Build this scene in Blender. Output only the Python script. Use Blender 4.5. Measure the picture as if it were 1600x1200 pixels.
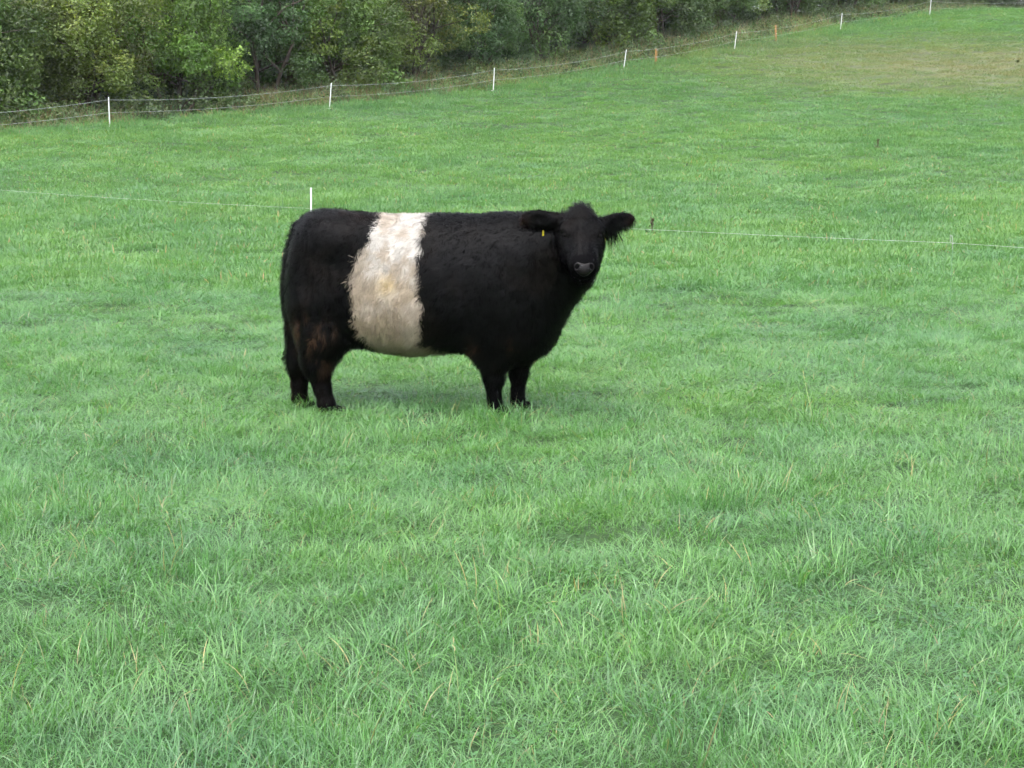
import bpy, math, random
import numpy as np
from mathutils import Vector, Matrix

for o in list(bpy.data.objects):
    bpy.data.objects.remove(o)
sc = bpy.context.scene
C = sc.collection
R = math.radians

# ------------------------------------------------------------------ camera, sky, sun, exposure
cam_d = bpy.data.cameras.new('camera')
cam_d.sensor_width = 36.0
cam_d.lens = 58.5
cam_d.clip_start = 0.05
cam_d.clip_end = 3000.0
cam = bpy.data.objects.new('camera', cam_d)
C.objects.link(cam)
cam.location = (0, 0, 1.6)
cam.rotation_euler = (R(90 - 8.1), 0, 0)
sc.camera = cam

SUN_EL, SUN_AZ = R(62), R(205)          # azimuth clockwise from +Y: behind the camera, a little to the left
world = bpy.data.worlds.new('World')
sc.world = world
world.use_nodes = True
wn = world.node_tree
wn.nodes.clear()
sky = wn.nodes.new('ShaderNodeTexSky')
sky.sky_type = 'NISHITA'
sky.sun_disc = False
sky.sun_elevation = SUN_EL
sky.sun_rotation = SUN_AZ
sky.air_density = 1.0
sky.dust_density = 3.0
hs = wn.nodes.new('ShaderNodeHueSaturation')
hs.inputs['Saturation'].default_value = 0.32      # grey overcast
bg = wn.nodes.new('ShaderNodeBackground')
bg.inputs['Strength'].default_value = 0.15
wo = wn.nodes.new('ShaderNodeOutputWorld')
wn.links.new(sky.outputs[0], hs.inputs['Color'])
wn.links.new(hs.outputs[0], bg.inputs[0])
wn.links.new(bg.outputs[0], wo.inputs[0])

sun_d = bpy.data.lights.new('sun', 'SUN')
sun_d.energy = 0.5
sun_d.angle = R(85)
sun_d.color = (1.0, 0.97, 0.93)
sun = bpy.data.objects.new('sun', sun_d)
C.objects.link(sun)
sdir = Vector((math.sin(SUN_AZ) * math.cos(SUN_EL), math.cos(SUN_AZ) * math.cos(SUN_EL), math.sin(SUN_EL)))
sun.rotation_euler = sdir.to_track_quat('Z', 'Y').to_euler()
sun.location = (-10, -10, 30)

sc.view_settings.view_transform = 'Standard'
sc.view_settings.look = 'None'
sc.view_settings.gamma = 1.0
sc.view_settings.exposure = 2.22
sc.render.engine = 'CYCLES'
sc.cycles.use_denoising = True
sc.cycles.max_bounces = 3
sc.cycles.use_adaptive_sampling = True
sc.cycles.adaptive_threshold = 0.04
sc.cycles.adaptive_min_samples = 20
sc.cycles.transparent_max_bounces = 4
sc.render.filter_size = 1.9

# ------------------------------------------------------------------ helpers
rng = np.random.default_rng(7)


def sstep(a, b, x):
    t = np.clip((x - a) / (b - a), 0, 1)
    return t * t * (3 - 2 * t)


def hash2(i, j, seed):
    h = (i.astype(np.int64) * 374761393 + j.astype(np.int64) * 668265263 + seed * 982451653) & 0x7fffffff
    h = ((h ^ (h >> 13)) * 1274126177) & 0x7fffffff
    return ((h ^ (h >> 16)) & 0xffff) / 65535.0


def noise2(x, y, seed=0):
    x = np.asarray(x, float)
    y = np.asarray(y, float)
    i = np.floor(x)
    j = np.floor(y)
    u = x - i
    v = y - j
    u = u * u * (3 - 2 * u)
    v = v * v * (3 - 2 * v)
    a = hash2(i, j, seed)
    b = hash2(i + 1, j, seed)
    c = hash2(i, j + 1, seed)
    d = hash2(i + 1, j + 1, seed)
    return (a * (1 - u) + b * u) * (1 - v) + (c * (1 - u) + d * u) * v


def fbm(x, y, seed=0, n=3):
    s = 0
    w = 0.5
    t = 0
    for k in range(n):
        s = s + w * noise2(x * 2 ** k, y * 2 ** k, seed + k)
        t += w
        w *= 0.5
    return s / t


def tag(o, label=None, cat=None, group=None, kind=None):
    if label:
        o['label'] = label
    if cat:
        o['category'] = cat
    if group:
        o['group'] = group
    if kind:
        o['kind'] = kind
    return o


def mesh_np(name, V, F, smooth=True):
    """V (n,3), F (m,k) arrays -> mesh"""
    V = np.asarray(V, np.float32)
    F = np.asarray(F, np.int32)
    me = bpy.data.meshes.new(name)
    m, k = F.shape
    me.vertices.add(len(V))
    me.vertices.foreach_set('co', V.ravel())
    me.loops.add(m * k)
    me.loops.foreach_set('vertex_index', F.ravel())
    me.polygons.add(m)
    me.polygons.foreach_set('loop_start', np.arange(0, m * k, k, dtype=np.int32))
    me.polygons.foreach_set('loop_total', np.full(m, k, np.int32))
    me.polygons.foreach_set('use_smooth', np.full(m, smooth, bool))
    me.update(calc_edges=True)
    return me


def set_col(me, cols, name='Col'):
    a = me.color_attributes.new(name, 'FLOAT_COLOR', 'POINT')
    c = np.ones((len(me.vertices), 4), np.float32)
    c[:, :3] = cols
    a.data.foreach_set('color', c.ravel())


def obj(name, me, mat=None, parent=None, loc=(0, 0, 0)):
    o = bpy.data.objects.new(name, me)
    C.objects.link(o)
    o.location = loc
    if mat:
        me.materials.append(mat)
    if parent:
        o.parent = parent
    return o


def empty(name, loc=(0, 0, 0), rz=0):
    o = bpy.data.objects.new(name, None)
    C.objects.link(o)
    o.location = loc
    o.rotation_euler = (0, 0, rz)
    o.empty_display_size = 0.2
    return o


class NB:
    """small node-building helper"""
    def __init__(self, name):
        self.m = bpy.data.materials.new(name)
        self.m.use_nodes = True
        self.t = self.m.node_tree
        self.t.nodes.clear()
        self.out = self.n('ShaderNodeOutputMaterial')

    def n(self, typ, **kw):
        nd = self.t.nodes.new(typ)
        for k, v in kw.items():
            setattr(nd, k, v)
        return nd

    def l(self, a, b):
        self.t.links.new(a, b)

    def math(self, op, a, b=None, clamp=False):
        nd = self.n('ShaderNodeMath', operation=op, use_clamp=clamp)
        for i, v in enumerate((a, b)):
            if v is None:
                continue
            if isinstance(v, (int, float)):
                nd.inputs[i].default_value = v
            else:
                self.l(v, nd.inputs[i])
        return nd.outputs[0]

    def mix(self, f, a, b, blend='MIX'):
        nd = self.n('ShaderNodeMix', data_type='RGBA', blend_type=blend)
        for s, v in ((nd.inputs[0], f), (nd.inputs[6], a), (nd.inputs[7], b)):
            if isinstance(v, (int, float)):
                s.default_value = v
            elif isinstance(v, tuple):
                s.default_value = (*v, 1)
            else:
                self.l(v, s)
        return nd.outputs[2]

    def noise(self, vec, scale, detail=2, rough=0.5):
        nd = self.n('ShaderNodeTexNoise')
        nd.inputs['Scale'].default_value = scale
        nd.inputs['Detail'].default_value = detail
        nd.inputs['Roughness'].default_value = rough
        if vec is not None:
            self.l(vec, nd.inputs['Vector'])
        return nd.outputs[0]

    def ramp(self, f, lo, hi):
        nd = self.n('ShaderNodeMapRange', clamp=True)
        self.l(f, nd.inputs[0])
        nd.inputs[1].default_value = lo
        nd.inputs[2].default_value = hi
        return nd.outputs[0]

    def attr(self, name):
        nd = self.n('ShaderNodeAttribute', attribute_name=name)
        return nd.outputs['Color']

    def princ(self, col, rough=0.6, spec=0.5, **kw):
        nd = self.n('ShaderNodeBsdfPrincipled')
        for key, v in (('Base Color', col), ('Roughness', rough), ('Specular IOR Level', spec)):
            if isinstance(v, (int, float)):
                nd.inputs[key].default_value = v
            elif isinstance(v, tuple):
                nd.inputs[key].default_value = (*v, 1)
            else:
                self.l(v, nd.inputs[key])
        for k, v in kw.items():
            nd.inputs[k.replace('_', ' ')].default_value = v
        return nd

    def done(self, sh):
        self.l(sh, self.out.inputs[0])
        return self.m


def simple_mat(name, col, rough=0.6, spec=0.4, var=0.25, scale=8):
    b = NB(name)
    g = b.n('ShaderNodeTexCoord')
    f = b.ramp(b.noise(g.outputs['Object'], scale, 4, 0.6), 0.3, 0.7)
    lo = tuple(c * (1 - var) for c in col)
    hi = tuple(min(1, c * (1 + var)) for c in col)
    return b.done(b.princ(b.mix(f, lo, hi), rough, spec).outputs[0])


# ------------------------------------------------------------------ terrain
_ty = np.arange(-200, 700, 1.0)
_tk = np.array([(-200, -1.5), (0, 0), (12, 0.0), (16, .04), (21, .13), (28, .35), (36, .72), (46, 1.40), (55.2, 2.22), (63.4, 2.91), (71.3, 3.87),
                (79.3, 5.13), (87.4, 6.53), (97, 8.19), (106.8, 9.80), (113, 10.55), (119.5, 11.0), (130, 11.5), (150, 12.2),
                (220, 13.5), (700, 18)])
_tz = np.interp(_ty, _tk[:, 0], _tk[:, 1])
_kern = np.exp(-0.5 * (np.arange(-6, 7) / 1.8) ** 2)
_kern /= _kern.sum()
_tz = np.convolve(np.pad(_tz, 6, mode='edge'), _kern, mode='valid')


def ground_z(x, y):
    x = np.asarray(x, float)
    y = np.asarray(y, float)
    z = np.interp(y, _ty, _tz)
    z = z + (fbm(x * 0.22, y * 0.22, 11, 2) - 0.5) * 0.16 * sstep(14, 40, y)
    z = z + (fbm(x * 0.9, y * 0.9, 21, 2) - 0.5) * 0.045
    z = z + (fbm(x * 4.0, y * 4.0, 31, 2) - 0.5) * 0.014
    # trodden hollow in the foreground, and a scuffed spot under the cow
    for cx, cy, rx, ry, dp in ((0.46, 6.62, 0.42, 0.12, 0.15), (-0.72, 11.05, 0.25, 0.2, 0.03),
                               (-0.46, 6.9, .2, .12, .03), (0.9, 4.72, 0.25, 0.12, 0.05), (-0.58, 4.45, .2, .1, .04)):
        q = ((x - cx) / rx) ** 2 + ((y - cy) / ry) ** 2
        z = z - dp * np.exp(-q * 1.2)
    return z


def gz(x, y):
    return float(ground_z(np.array([x]), np.array([y]))[0])


def axis(segs):
    out = []
    for a, b, st in segs:
        out += list(np.arange(a, b - 1e-6, st))
    out.append(segs[-1][1])
    return np.array(out)


gx = axis([(-600, -60, 30), (-60, -12, 2), (-12, -4, .5), (-4, 4, .06), (4, 12, .5), (12, 60, 2), (60, 600, 30)])
gy = axis([(-150, 0, 15), (0, 3, .5), (3, 13, .06), (13, 40, .5), (40, 140, 1.5), (140, 690, 25)])
X, Y = np.meshgrid(gx, gy)
Z = ground_z(X, Y)
nx, ny = len(gx), len(gy)
ii = (np.arange(ny - 1)[:, None] * nx + np.arange(nx - 1)[None, :]).ravel()
me = mesh_np('ground', np.stack([X.ravel(), Y.ravel(), Z.ravel()], 1), np.stack([ii, ii + 1, ii + nx + 1, ii + nx], 1))

DRY = ((24.0, 81.0, 14, 12),)      # old grazed patch on the hillside: centre, radii


def dry_mask_nodes(b, pos):
    """0..1 mask of the dry brownish patch, world space, broken up by noise"""
    sep = b.n('ShaderNodeSeparateXYZ')
    b.l(pos, sep.inputs[0])
    cx, cy, rx, ry = DRY[0]
    dx = b.math('DIVIDE', b.math('SUBTRACT', sep.outputs[0], cx), rx)
    dy = b.math('DIVIDE', b.math('SUBTRACT', sep.outputs[1], cy), ry)
    q = b.math('SQRT', b.math('ADD', b.math('MULTIPLY', dx, dx), b.math('MULTIPLY', dy, dy)))
    n = b.noise(pos, 0.12, 5, 0.65)
    v = b.math('SUBTRACT', b.math('ADD', n, 0.75), q)
    return b.ramp(v, -0.15, 1.05)


b = NB('turf_soil')
g = b.n('ShaderNodeNewGeometry')
pos = g.outputs['Position']
n1 = b.ramp(b.noise(pos, 3.0, 5, 0.7), .35, .65)
n2 = b.ramp(b.noise(pos, 0.25, 3, 0.5), .35, .65)
col = b.mix(n1, (.022, .036, .016), (.040, .080, .030))
col = b.mix(b.math('MULTIPLY', n2, 0.5), col, (.050, .095, .036))
col = b.mix(b.math('MULTIPLY', dry_mask_nodes(b, pos), .45), col, (.19, .165, .10))
bm_ = b.n('ShaderNodeBump')
bm_.inputs['Strength'].default_value = .6
bm_.inputs['Distance'].default_value = .03
b.l(b.noise(pos, 25, 4, .7), bm_.inputs['Height'])
p = b.princ(col, .9, .15)
b.l(bm_.outputs[0], p.inputs['Normal'])
ground = obj('ground', me, b.done(p.outputs[0]))
tag(ground, kind='structure')


# ------------------------------------------------------------------ grass: tufts scattered as instances
def blade_strip(base, az, length, lean, curl, width, seg, twist=0.0):
    """one arched blade: (2*seg+1 verts) ribbon with a pointed tip, returns V, t"""
    t = np.linspace(0, 1, seg + 1)
    ang = lean + curl * t ** 1.3                       # angle from vertical
    ds = length / seg
    h = np.concatenate([[0], np.cumsum(np.sin((ang[1:] + ang[:-1]) / 2) * ds)])
    z = np.concatenate([[0], np.cumsum(np.cos((ang[1:] + ang[:-1]) / 2) * ds)])
    d = np.array([math.cos(az), math.sin(az)])
    side0 = np.array([-d[1], d[0]])
    w = width * np.minimum(1.0, 0.65 + t * 1.2) * (1 - t ** 2.2)
    V = []
    for k in range(seg + 1):
        ph = twist * t[k]
        c = np.array([base[0] + d[0] * h[k], base[1] + d[1] * h[k], base[2] + z[k]])
        s = np.array([side0[0] * math.cos(ph) + d[0] * math.sin(ph) * math.cos(ang[k]),
                      side0[1] * math.cos(ph) + d[1] * math.sin(ph) * math.cos(ang[k]), -math.sin(ph) * math.sin(ang[k])])
        if k < seg:
            V += [c - s * w[k] / 2, c + s * w[k] / 2]
        else:
            V += [c]
    return V, t


def tuft_mesh(name, nb, rad, lmin, lmax, wmin, wmax, seg, rs, dry=0.08, leanmax=0.6, clover=0, stalk=0, blue=0.45, vr=.25, straw=(.34, .29, .16)):
    V, T3, cols = [], [], []

    def add(vs, cl, seg):
        o = len(V)
        V.extend(vs)
        for k in range(seg - 1):
            a = o + 2 * k
            T3.append((a, a + 1, a + 3))
            T3.append((a, a + 3, a + 2))
        a = o + 2 * (seg - 1)
        T3.append((a, a + 1, a + 2))
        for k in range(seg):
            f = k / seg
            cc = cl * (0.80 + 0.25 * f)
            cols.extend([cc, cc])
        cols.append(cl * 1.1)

    for i in range(nb):
        r = rad * math.sqrt(rs.random())
        a = rs.random() * 6.283
        base = (r * math.cos(a), r * math.sin(a), -0.012)
        L = lmin + (lmax - lmin) * rs.random() ** 1.4
        az = a + rs.normal() * 1.1
        u = rs.random()
        if u < dry:
            c = np.array(straw) * rs.uniform(.6, 1.1)
        elif u < dry + blue * (1 - dry):
            c = np.array([.106, .226, .094]) * rs.uniform(1 - vr, 1 + vr)
        else:
            c = np.array([.110, .243, .084]) * rs.uniform(1 - vr, 1 + vr)
        vs, _ = blade_strip(base, az, L, rs.uniform(.02, leanmax), rs.uniform(.2, 1.7), rs.uniform(wmin, wmax), seg, rs.uniform(-1.2, 1.2))
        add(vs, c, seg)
    for i in range(clover):                             # clover: three round leaflets on a short stem
        r = rad * 1.1 * math.sqrt(rs.random())
        a = rs.random() * 6.283
        ctr = np.array([r * math.cos(a), r * math.sin(a), rs.uniform(.03, .075)])
        cl = np.array([.060, .165, .050]) * rs.uniform(.8, 1.2)
        for k in range(3):
            az = k * 2.094 + rs.random()
            d = np.array([math.cos(az), math.sin(az), rs.uniform(.05, .35)])
            s = np.array([-math.sin(az), math.cos(az), 0])
            L = rs.uniform(.007, .013)
            vs = [ctr - s * .002, ctr + s * .002, ctr + d * L * .6 - s * L * .5, ctr + d * L * .6 + s * L * .5, ctr + d * L]
            add(vs, cl, 2)
    for i in range(stalk):                              # flowering stalk with a narrow seed head
        a = rs.random() * 6.283
        L = rs.uniform(.20, .36)
        az = rs.random() * 6.283
        vs, _ = blade_strip((rad * .5 * math.cos(a), rad * .5 * math.sin(a), -.01), az, L, rs.uniform(0, .25), rs.uniform(0, .4), .0028, 4)
        c = np.array([.22, .27, .12]) * rs.uniform(.8, 1.2)
        add(vs, c, 4)
        top = np.array(vs[-1])
        prev = (np.array(vs[-3]) + np.array(vs[-2])) / 2
        dr = (top - prev) / np.linalg.norm(top - prev)
        for q in range(7):
            c0 = top - dr * .008 * q
            sd = rs.normal(size=3)
            sd -= dr * sd.dot(dr)
            sd /= np.linalg.norm(sd)
            vs2 = [c0 - sd * .0008, c0 + sd * .0008, c0 + dr * .006 + sd * .0005, c0 + dr * .006 + sd * .004, c0 + dr * .013 + sd * .003]
            add(vs2, np.array([.36, .33, .20]), 2)
    me = mesh_np(name, np.array(V), np.array(T3), smooth=True)
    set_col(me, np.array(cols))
    return me


def grass_material(name, dryfield=True, rough=.34, spec=.55, tint2=(1.0, 1.0, 1.0)):
    b = NB(name)
    g = b.n('ShaderNodeNewGeometry')
    pos = g.outputs['Position']
    oi = b.n('ShaderNodeObjectInfo')
    c = b.attr('Col')
    # per-tuft tint
    tint = b.mix(oi.outputs['Random'], (.80, .86, .86), (1.22, 1.14, 1.05))
    c = b.mix(1.0, c, tint, 'MULTIPLY')
    # broad sward patches: ryegrass (bluish) against clover-rich and yellowish ground
    p1 = b.ramp(b.noise(pos, 0.55, 4, .6), .38, .62)
    c = b.mix(1.0, c, b.mix(p1, (.93, .96, .97), (1.09, 1.06, .88)), 'MULTIPLY')
    p2 = b.ramp(b.noise(pos, 0.13, 3, .55), .35, .65)
    c = b.mix(1.0, c, b.mix(p2, (.90, .94, 1.0), (1.1, 1.06, 1.0)), 'MULTIPLY')
    mp = b.n('ShaderNodeMapping')
    mp.inputs['Scale'].default_value = (.35, 1.0, 1.0)
    b.l(pos, mp.inputs[0])
    p3 = b.ramp(b.noise(mp.outputs[0], 0.8, 4, .65), .56, .74)
    c = b.mix(b.math('MULTIPLY', p3, .45), c, b.mix(1.0, c, (.66, .74, .74), 'MULTIPLY'))
    if dryfield:
        d = dry_mask_nodes(b, pos)
        d2 = b.math('MULTIPLY', d, b.math('ADD', .22, b.math('MULTIPLY', oi.outputs['Random'], .52)))
        c = b.mix(d2, c, (.25, .18, .12))
        p4 = b.ramp(b.noise(pos, 0.35, 4, .65), .60, .76)
        c = b.mix(b.math('MULTIPLY', p4, .30), c, (.20, .215, .11))
    c = b.mix(1.0, c, tint2, 'MULTIPLY')
    p = b.princ(c, rough, spec)
    tr = b.n('ShaderNodeBsdfTranslucent')
    b.l(b.mix(1.0, c, (1.15, 1.35, .6), 'MULTIPLY'), tr.inputs[0])
    mx = b.n('ShaderNodeMixShader')
    mx.inputs[0].default_value = .38
    b.l(p.outputs[0], mx.inputs[1])
    b.l(tr.outputs[0], mx.inputs[2])
    return b.done(mx.outputs[0])


def scatter_group(name, coll):
    ng = bpy.data.node_groups.new(name, 'GeometryNodeTree')
    ng.interface.new_socket('Geometry', in_out='INPUT', socket_type='NodeSocketGeometry')
    ng.interface.new_socket('Geometry', in_out='OUTPUT', socket_type='NodeSocketGeometry')
    N = ng.nodes
    gi = N.new('NodeGroupInput')
    go = N.new('NodeGroupOutput')
    iop = N.new('GeometryNodeInstanceOnPoints')
    ci = N.new('GeometryNodeCollectionInfo')
    ci.inputs['Collection'].default_value = coll
    ci.inputs['Separate Children'].default_value = True
    ci.inputs['Reset Children'].default_value = True

    def na(nm, ty):
        a = N.new('GeometryNodeInputNamedAttribute')
        a.data_type = ty
        a.inputs['Name'].default_value = nm
        return [s for s in a.outputs if s.enabled and s.name == 'Attribute'][0]
    e2r = N.new('FunctionNodeEulerToRotation')
    L = ng.links
    L.new(gi.outputs[0], iop.inputs['Points'])
    L.new(ci.outputs[0], iop.inputs['Instance'])
    iop.inputs['Pick Instance'].default_value = True
    L.new(na('var', 'INT'), iop.inputs['Instance Index'])
    L.new(na('rot', 'FLOAT_VECTOR'), e2r.inputs[0])
    L.new(e2r.outputs[0], iop.inputs['Rotation'])
    L.new(na('scl', 'FLOAT_VECTOR'), iop.inputs['Scale'])
    L.new(iop.outputs[0], go.inputs[0])
    return ng


def scatter(name, meshes, mat, P, var, rot, scl):
    coll = bpy.data.collections.new(name + '_sources')
    for i, m in enumerate(meshes):
        m.materials.append(mat)
        coll.objects.link(bpy.data.objects.new('%s_tuft_%02d' % (name, i), m))
    me = bpy.data.meshes.new(name)
    me.vertices.add(len(P))
    me.vertices.foreach_set('co', np.asarray(P, np.float32).ravel())
    a = me.attributes.new('var', 'INT', 'POINT')
    a.data.foreach_set('value', np.asarray(var, np.int32))
    a = me.attributes.new('rot', 'FLOAT_VECTOR', 'POINT')
    a.data.foreach_set('vector', np.asarray(rot, np.float32).ravel())
    a = me.attributes.new('scl', 'FLOAT_VECTOR', 'POINT')
    a.data.foreach_set('vector', np.asarray(scl, np.float32).ravel())
    o = bpy.data.objects.new(name, me)
    C.objects.link(o)
    md = o.modifiers.new('scatter', 'NODES')
    md.node_group = scatter_group(name, coll)
    return o


def wedge_points(y0, y1, dens, margin=1.25, pad=1.0):
    """evenly jittered points of the field between two distances"""
    half = 0.3077 * margin
    W = half * y1 + pad
    st = 1 / math.sqrt(dens)
    x, y = np.meshgrid(np.arange(-W, W, st), np.arange(y0, y1, st))
    x = x.ravel() + rng.uniform(-.55, .55, x.size) * st
    y = y.ravel() + rng.uniform(-.55, .55, y.size) * st
    k = np.abs(x) < half * y + pad
    return x[k], y[k]


rs = np.random.default_rng(3)
near = []
for i in range(9):
    near.append(tuft_mesh('grass_tuft', 270, .21, .05, .14, .0019, .0037, 5, rs, dry=.012, leanmax=.95))
for i in range(4):
    near.append(tuft_mesh('grass_tuft', 200, .19, .06, .19, .0022, .0048, 6, rs, dry=.025, leanmax=.85))
for i in range(2):
    near.append(tuft_mesh('grass_tuft', 120, .20, .04, .11, .0028, .0048, 4, rs, dry=.04, clover=70))
near.append(tuft_mesh('grass_tuft', 110, .18, .06, .14, .0030, .0050, 5, rs, dry=.08, stalk=2))
near.append(tuft_mesh('grass_tuft', 130, .19, .05, .12, .0030, .0050, 4, rs, dry=.22))
NV = len(near)
probs = np.array([1] * 9 + [.6] * 4 + [.45] * 2 + [.16, .16])
probs /= probs.sum()
PX, PY = [], []
for y0, y1, dn in ((3.2, 8.5, 36), (8.5, 14, 30), (14, 22, 15)):
    x, y = wedge_points(y0, y1, dn, 1.3, .8)
    PX.append(x)
    PY.append(y)
x = np.concatenate(PX)
y = np.concatenate(PY)
hol = np.exp(-1.0 * (((x - .46) / .40) ** 2 + ((y - 6.60) / .13) ** 2))
keep = rng.random(len(x)) > .90 * hol
x, y = x[keep], y[keep]
z = ground_z(x, y)
n = len(x)
hgt = 0.50 + 0.58 * fbm(x * .8, y * .8, 41, 3) ** 1.0
hgt = hgt * (0.75 + .55 * sstep(.45, .7, fbm(x * 2.3, y * 2.3, 47, 2)))
hol = np.exp(-1.0 * (((x - .46) / .42) ** 2 + ((y - 6.62) / .10) ** 2))
hgt = hgt * (1 - .22 * sstep(7.5, 10.5, y))
for fx, fy in ((-1.1, 9.92), (-1.3, 10.2), (-.09, 9.92), (.045, 10.16)):
    hgt = hgt * (1 + .2 * np.exp(-(((x - fx) / .25) ** 2 + ((y - fy + .18) / .2) ** 2)))
hgt = hgt * (1 - .45 * np.exp(-1.0 * (((x - .46) / .42) ** 2 + ((y - 6.42) / .14) ** 2)))
hgt = hgt * (1 - .75 * hol) * (1 + .45 * np.exp(-1.0 * (((x - .46) / .45) ** 2 + ((y - 6.92) / .10) ** 2)))
und = np.exp(-1.0 * (((x + .72) / .3) ** 2 + ((y - 11.05) / .25) ** 2))
hgt = hgt * (1 - .45 * und)
s = hgt * rng.uniform(.8, 1.2, n)
wd = rng.uniform(.9, 1.25, n) * (1 + .035 * np.maximum(y - 8, 0))
rot = np.stack([rng.normal(0, .12, n), rng.normal(0, .12, n), rng.uniform(0, 6.283, n)], 1)
grass_mat = grass_material('grass_blades')
near_o = scatter('pasture_grass', near, grass_mat, np.stack([x, y, z], 1), rng.choice(NV, n, p=probs), rot, np.stack([wd, wd, s], 1))
tag(near_o, 'short green pasture grass of the near field around the cow', 'grass', kind='stuff')

far = []
for i in range(6):
    far.append(tuft_mesh('grass_tuft', 240, .50, .05, .14, .008, .016, 3, rs, dry=.015, leanmax=1.0, vr=.12))
far.append(tuft_mesh('grass_tuft', 170, .50, .05, .13, .008, .016, 3, rs, dry=.12, leanmax=1.0, vr=.15))
PX, PY = [], []
for y0, y1, dn in ((18, 32, 7), (32, 55, 4), (55, 126, 2.2)):
    x, y = wedge_points(y0, y1, dn, 1.18, 2)
    PX.append(x)
    PY.append(y)
x = np.concatenate(PX)
y = np.concatenate(PY)
FD = np.array([40.5, 53.0]) / math.hypot(40.5, 53.0)
FN = np.array([-FD[1], FD[0]])
FP = np.array([-13.3, 55.0])
off = (x - FP[0]) * FN[0] + (y - FP[1]) * FN[1]
k = off < 1.5
x, y = x[k], y[k]
n = len(x)
z = ground_z(x, y)
wd = (0.8 + y * .011) * rng.uniform(.8, 1.2, n)
s = (0.55 + .7 * fbm(x * .45, y * .45, 51, 3)) * rng.uniform(.8, 1.25, n) * (1 + .3 * fbm(x * .1, y * .1, 57, 2))
off = (x - FP[0]) * FN[0] + (y - FP[1]) * FN[1]
s = s * (1 + .9 * sstep(-2.4, -.2, off))
rot = np.stack([rng.normal(0, .1, n), rng.normal(0, .1, n), rng.uniform(0, 6.283, n)], 1)
pv = np.array([1] * 6 + [.5])
far_o = scatter('hillside_grass', far, grass_material('far_grass_blades', rough=.6, spec=.35, tint2=(1.10, .98, 1.12)), np.stack([x, y, z], 1), rng.choice(7, n, p=pv / pv.sum()), rot, np.stack([wd, wd, s], 1))
tag(far_o, 'short green grass covering the hillside behind the cow', 'grass', kind='stuff')


# ------------------------------------------------------------------ hedge: bushes and trees behind the fence
def tube(pts, radii, sides=7):
    pts = [np.array(p, float) for p in pts]
    V, F = [], []
    for i, p in enumerate(pts):
        d = pts[min(i + 1, len(pts) - 1)] - pts[max(i - 1, 0)]
        d /= np.linalg.norm(d) + 1e-9
        u = np.cross(d, (0.3, 1, 0.1))
        u /= np.linalg.norm(u)
        v = np.cross(d, u)
        for k in range(sides):
            a = 6.2832 * k / sides
            V.append(p + radii[i] * (u * math.cos(a) + v * math.sin(a)))
    for i in range(len(pts) - 1):
        for k in range(sides):
            k2 = (k + 1) % sides
            F.append((i * sides + k, i * sides + k2, (i + 1) * sides + k2, (i + 1) * sides + k))
    return V, F


def leaves(centers, radii, count, size, rs, up=.35, col0=(.050, .092, .030), var=.48, gap=0.16, droop=.0):
    """leaf quads through the outer volume of a set of ellipsoid clumps; returns verts, quads, colours"""
    cen = np.array(centers)
    rad = np.array(radii)
    w = (rad.prod(1)) ** (2 / 3)
    idx = rs.choice(len(cen), count, p=w / w.sum())
    d = rs.normal(size=(count, 3))
    d /= np.linalg.norm(d, axis=1)[:, None]
    rr = rs.random(count) ** .38
    # sub-clumping: pull leaves to twig tips
    tw = rs.normal(size=(len(cen), 26, 3))
    tw /= np.linalg.norm(tw, axis=2)[:, :, None]
    tw *= (rs.random((len(cen), 26, 1)) * .45 + .62)
    pick = tw[idx, rs.integers(0, 26, count)]
    loose = (rs.random(count) < gap)[:, None]
    q = np.where(loose, d * rr[:, None], pick + d * rr[:, None] * .34)
    P = cen[idx] + q * rad[idx]
    outw = q / (np.linalg.norm(q, axis=1)[:, None] + 1e-6)
    nrm = outw * .75 + rs.normal(size=(count, 3)) * .75
    nrm[:, 2] += up * 1.5
    nrm /= np.linalg.norm(nrm, axis=1)[:, None]
    t = rs.normal(size=(count, 3))
    t[:, 2] -= droop + .4
    t -= nrm * (t * nrm).sum(1)[:, None]
    t /= np.linalg.norm(t, axis=1)[:, None]
    bt = np.cross(nrm, t)
    L = size * rs.uniform(.6, 1.35, count)[:, None]
    Wd = L * rs.uniform(.38, .55, count)[:, None]
    v0 = P - t * L * .5
    v1 = P + bt * Wd * .5 + nrm * L * .06
    v2 = P + t * L * .5
    v3 = P - bt * Wd * .5 + nrm * L * .06
    V = np.stack([v0, v1, v2, v3], 1).reshape(-1, 3)
    F = np.arange(count * 4).reshape(-1, 4)
    cl = rs.uniform(1 - var, 1 + var, (len(cen), 1))[idx]
    yel = rs.random((len(cen), 1))[idx]
    tipy = rs.random((len(cen), 26))[idx, 0][:, None]
    base = np.array(col0)
    c = base[None] * cl * rs.uniform(.65, 1.4, (count, 1))
    c = c * (1 + np.array([.42, .14, -.12])[None] * (yel * yel + .2 * tipy))
    c = np.repeat(c, 4, 0)
    return V, F, c


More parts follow.
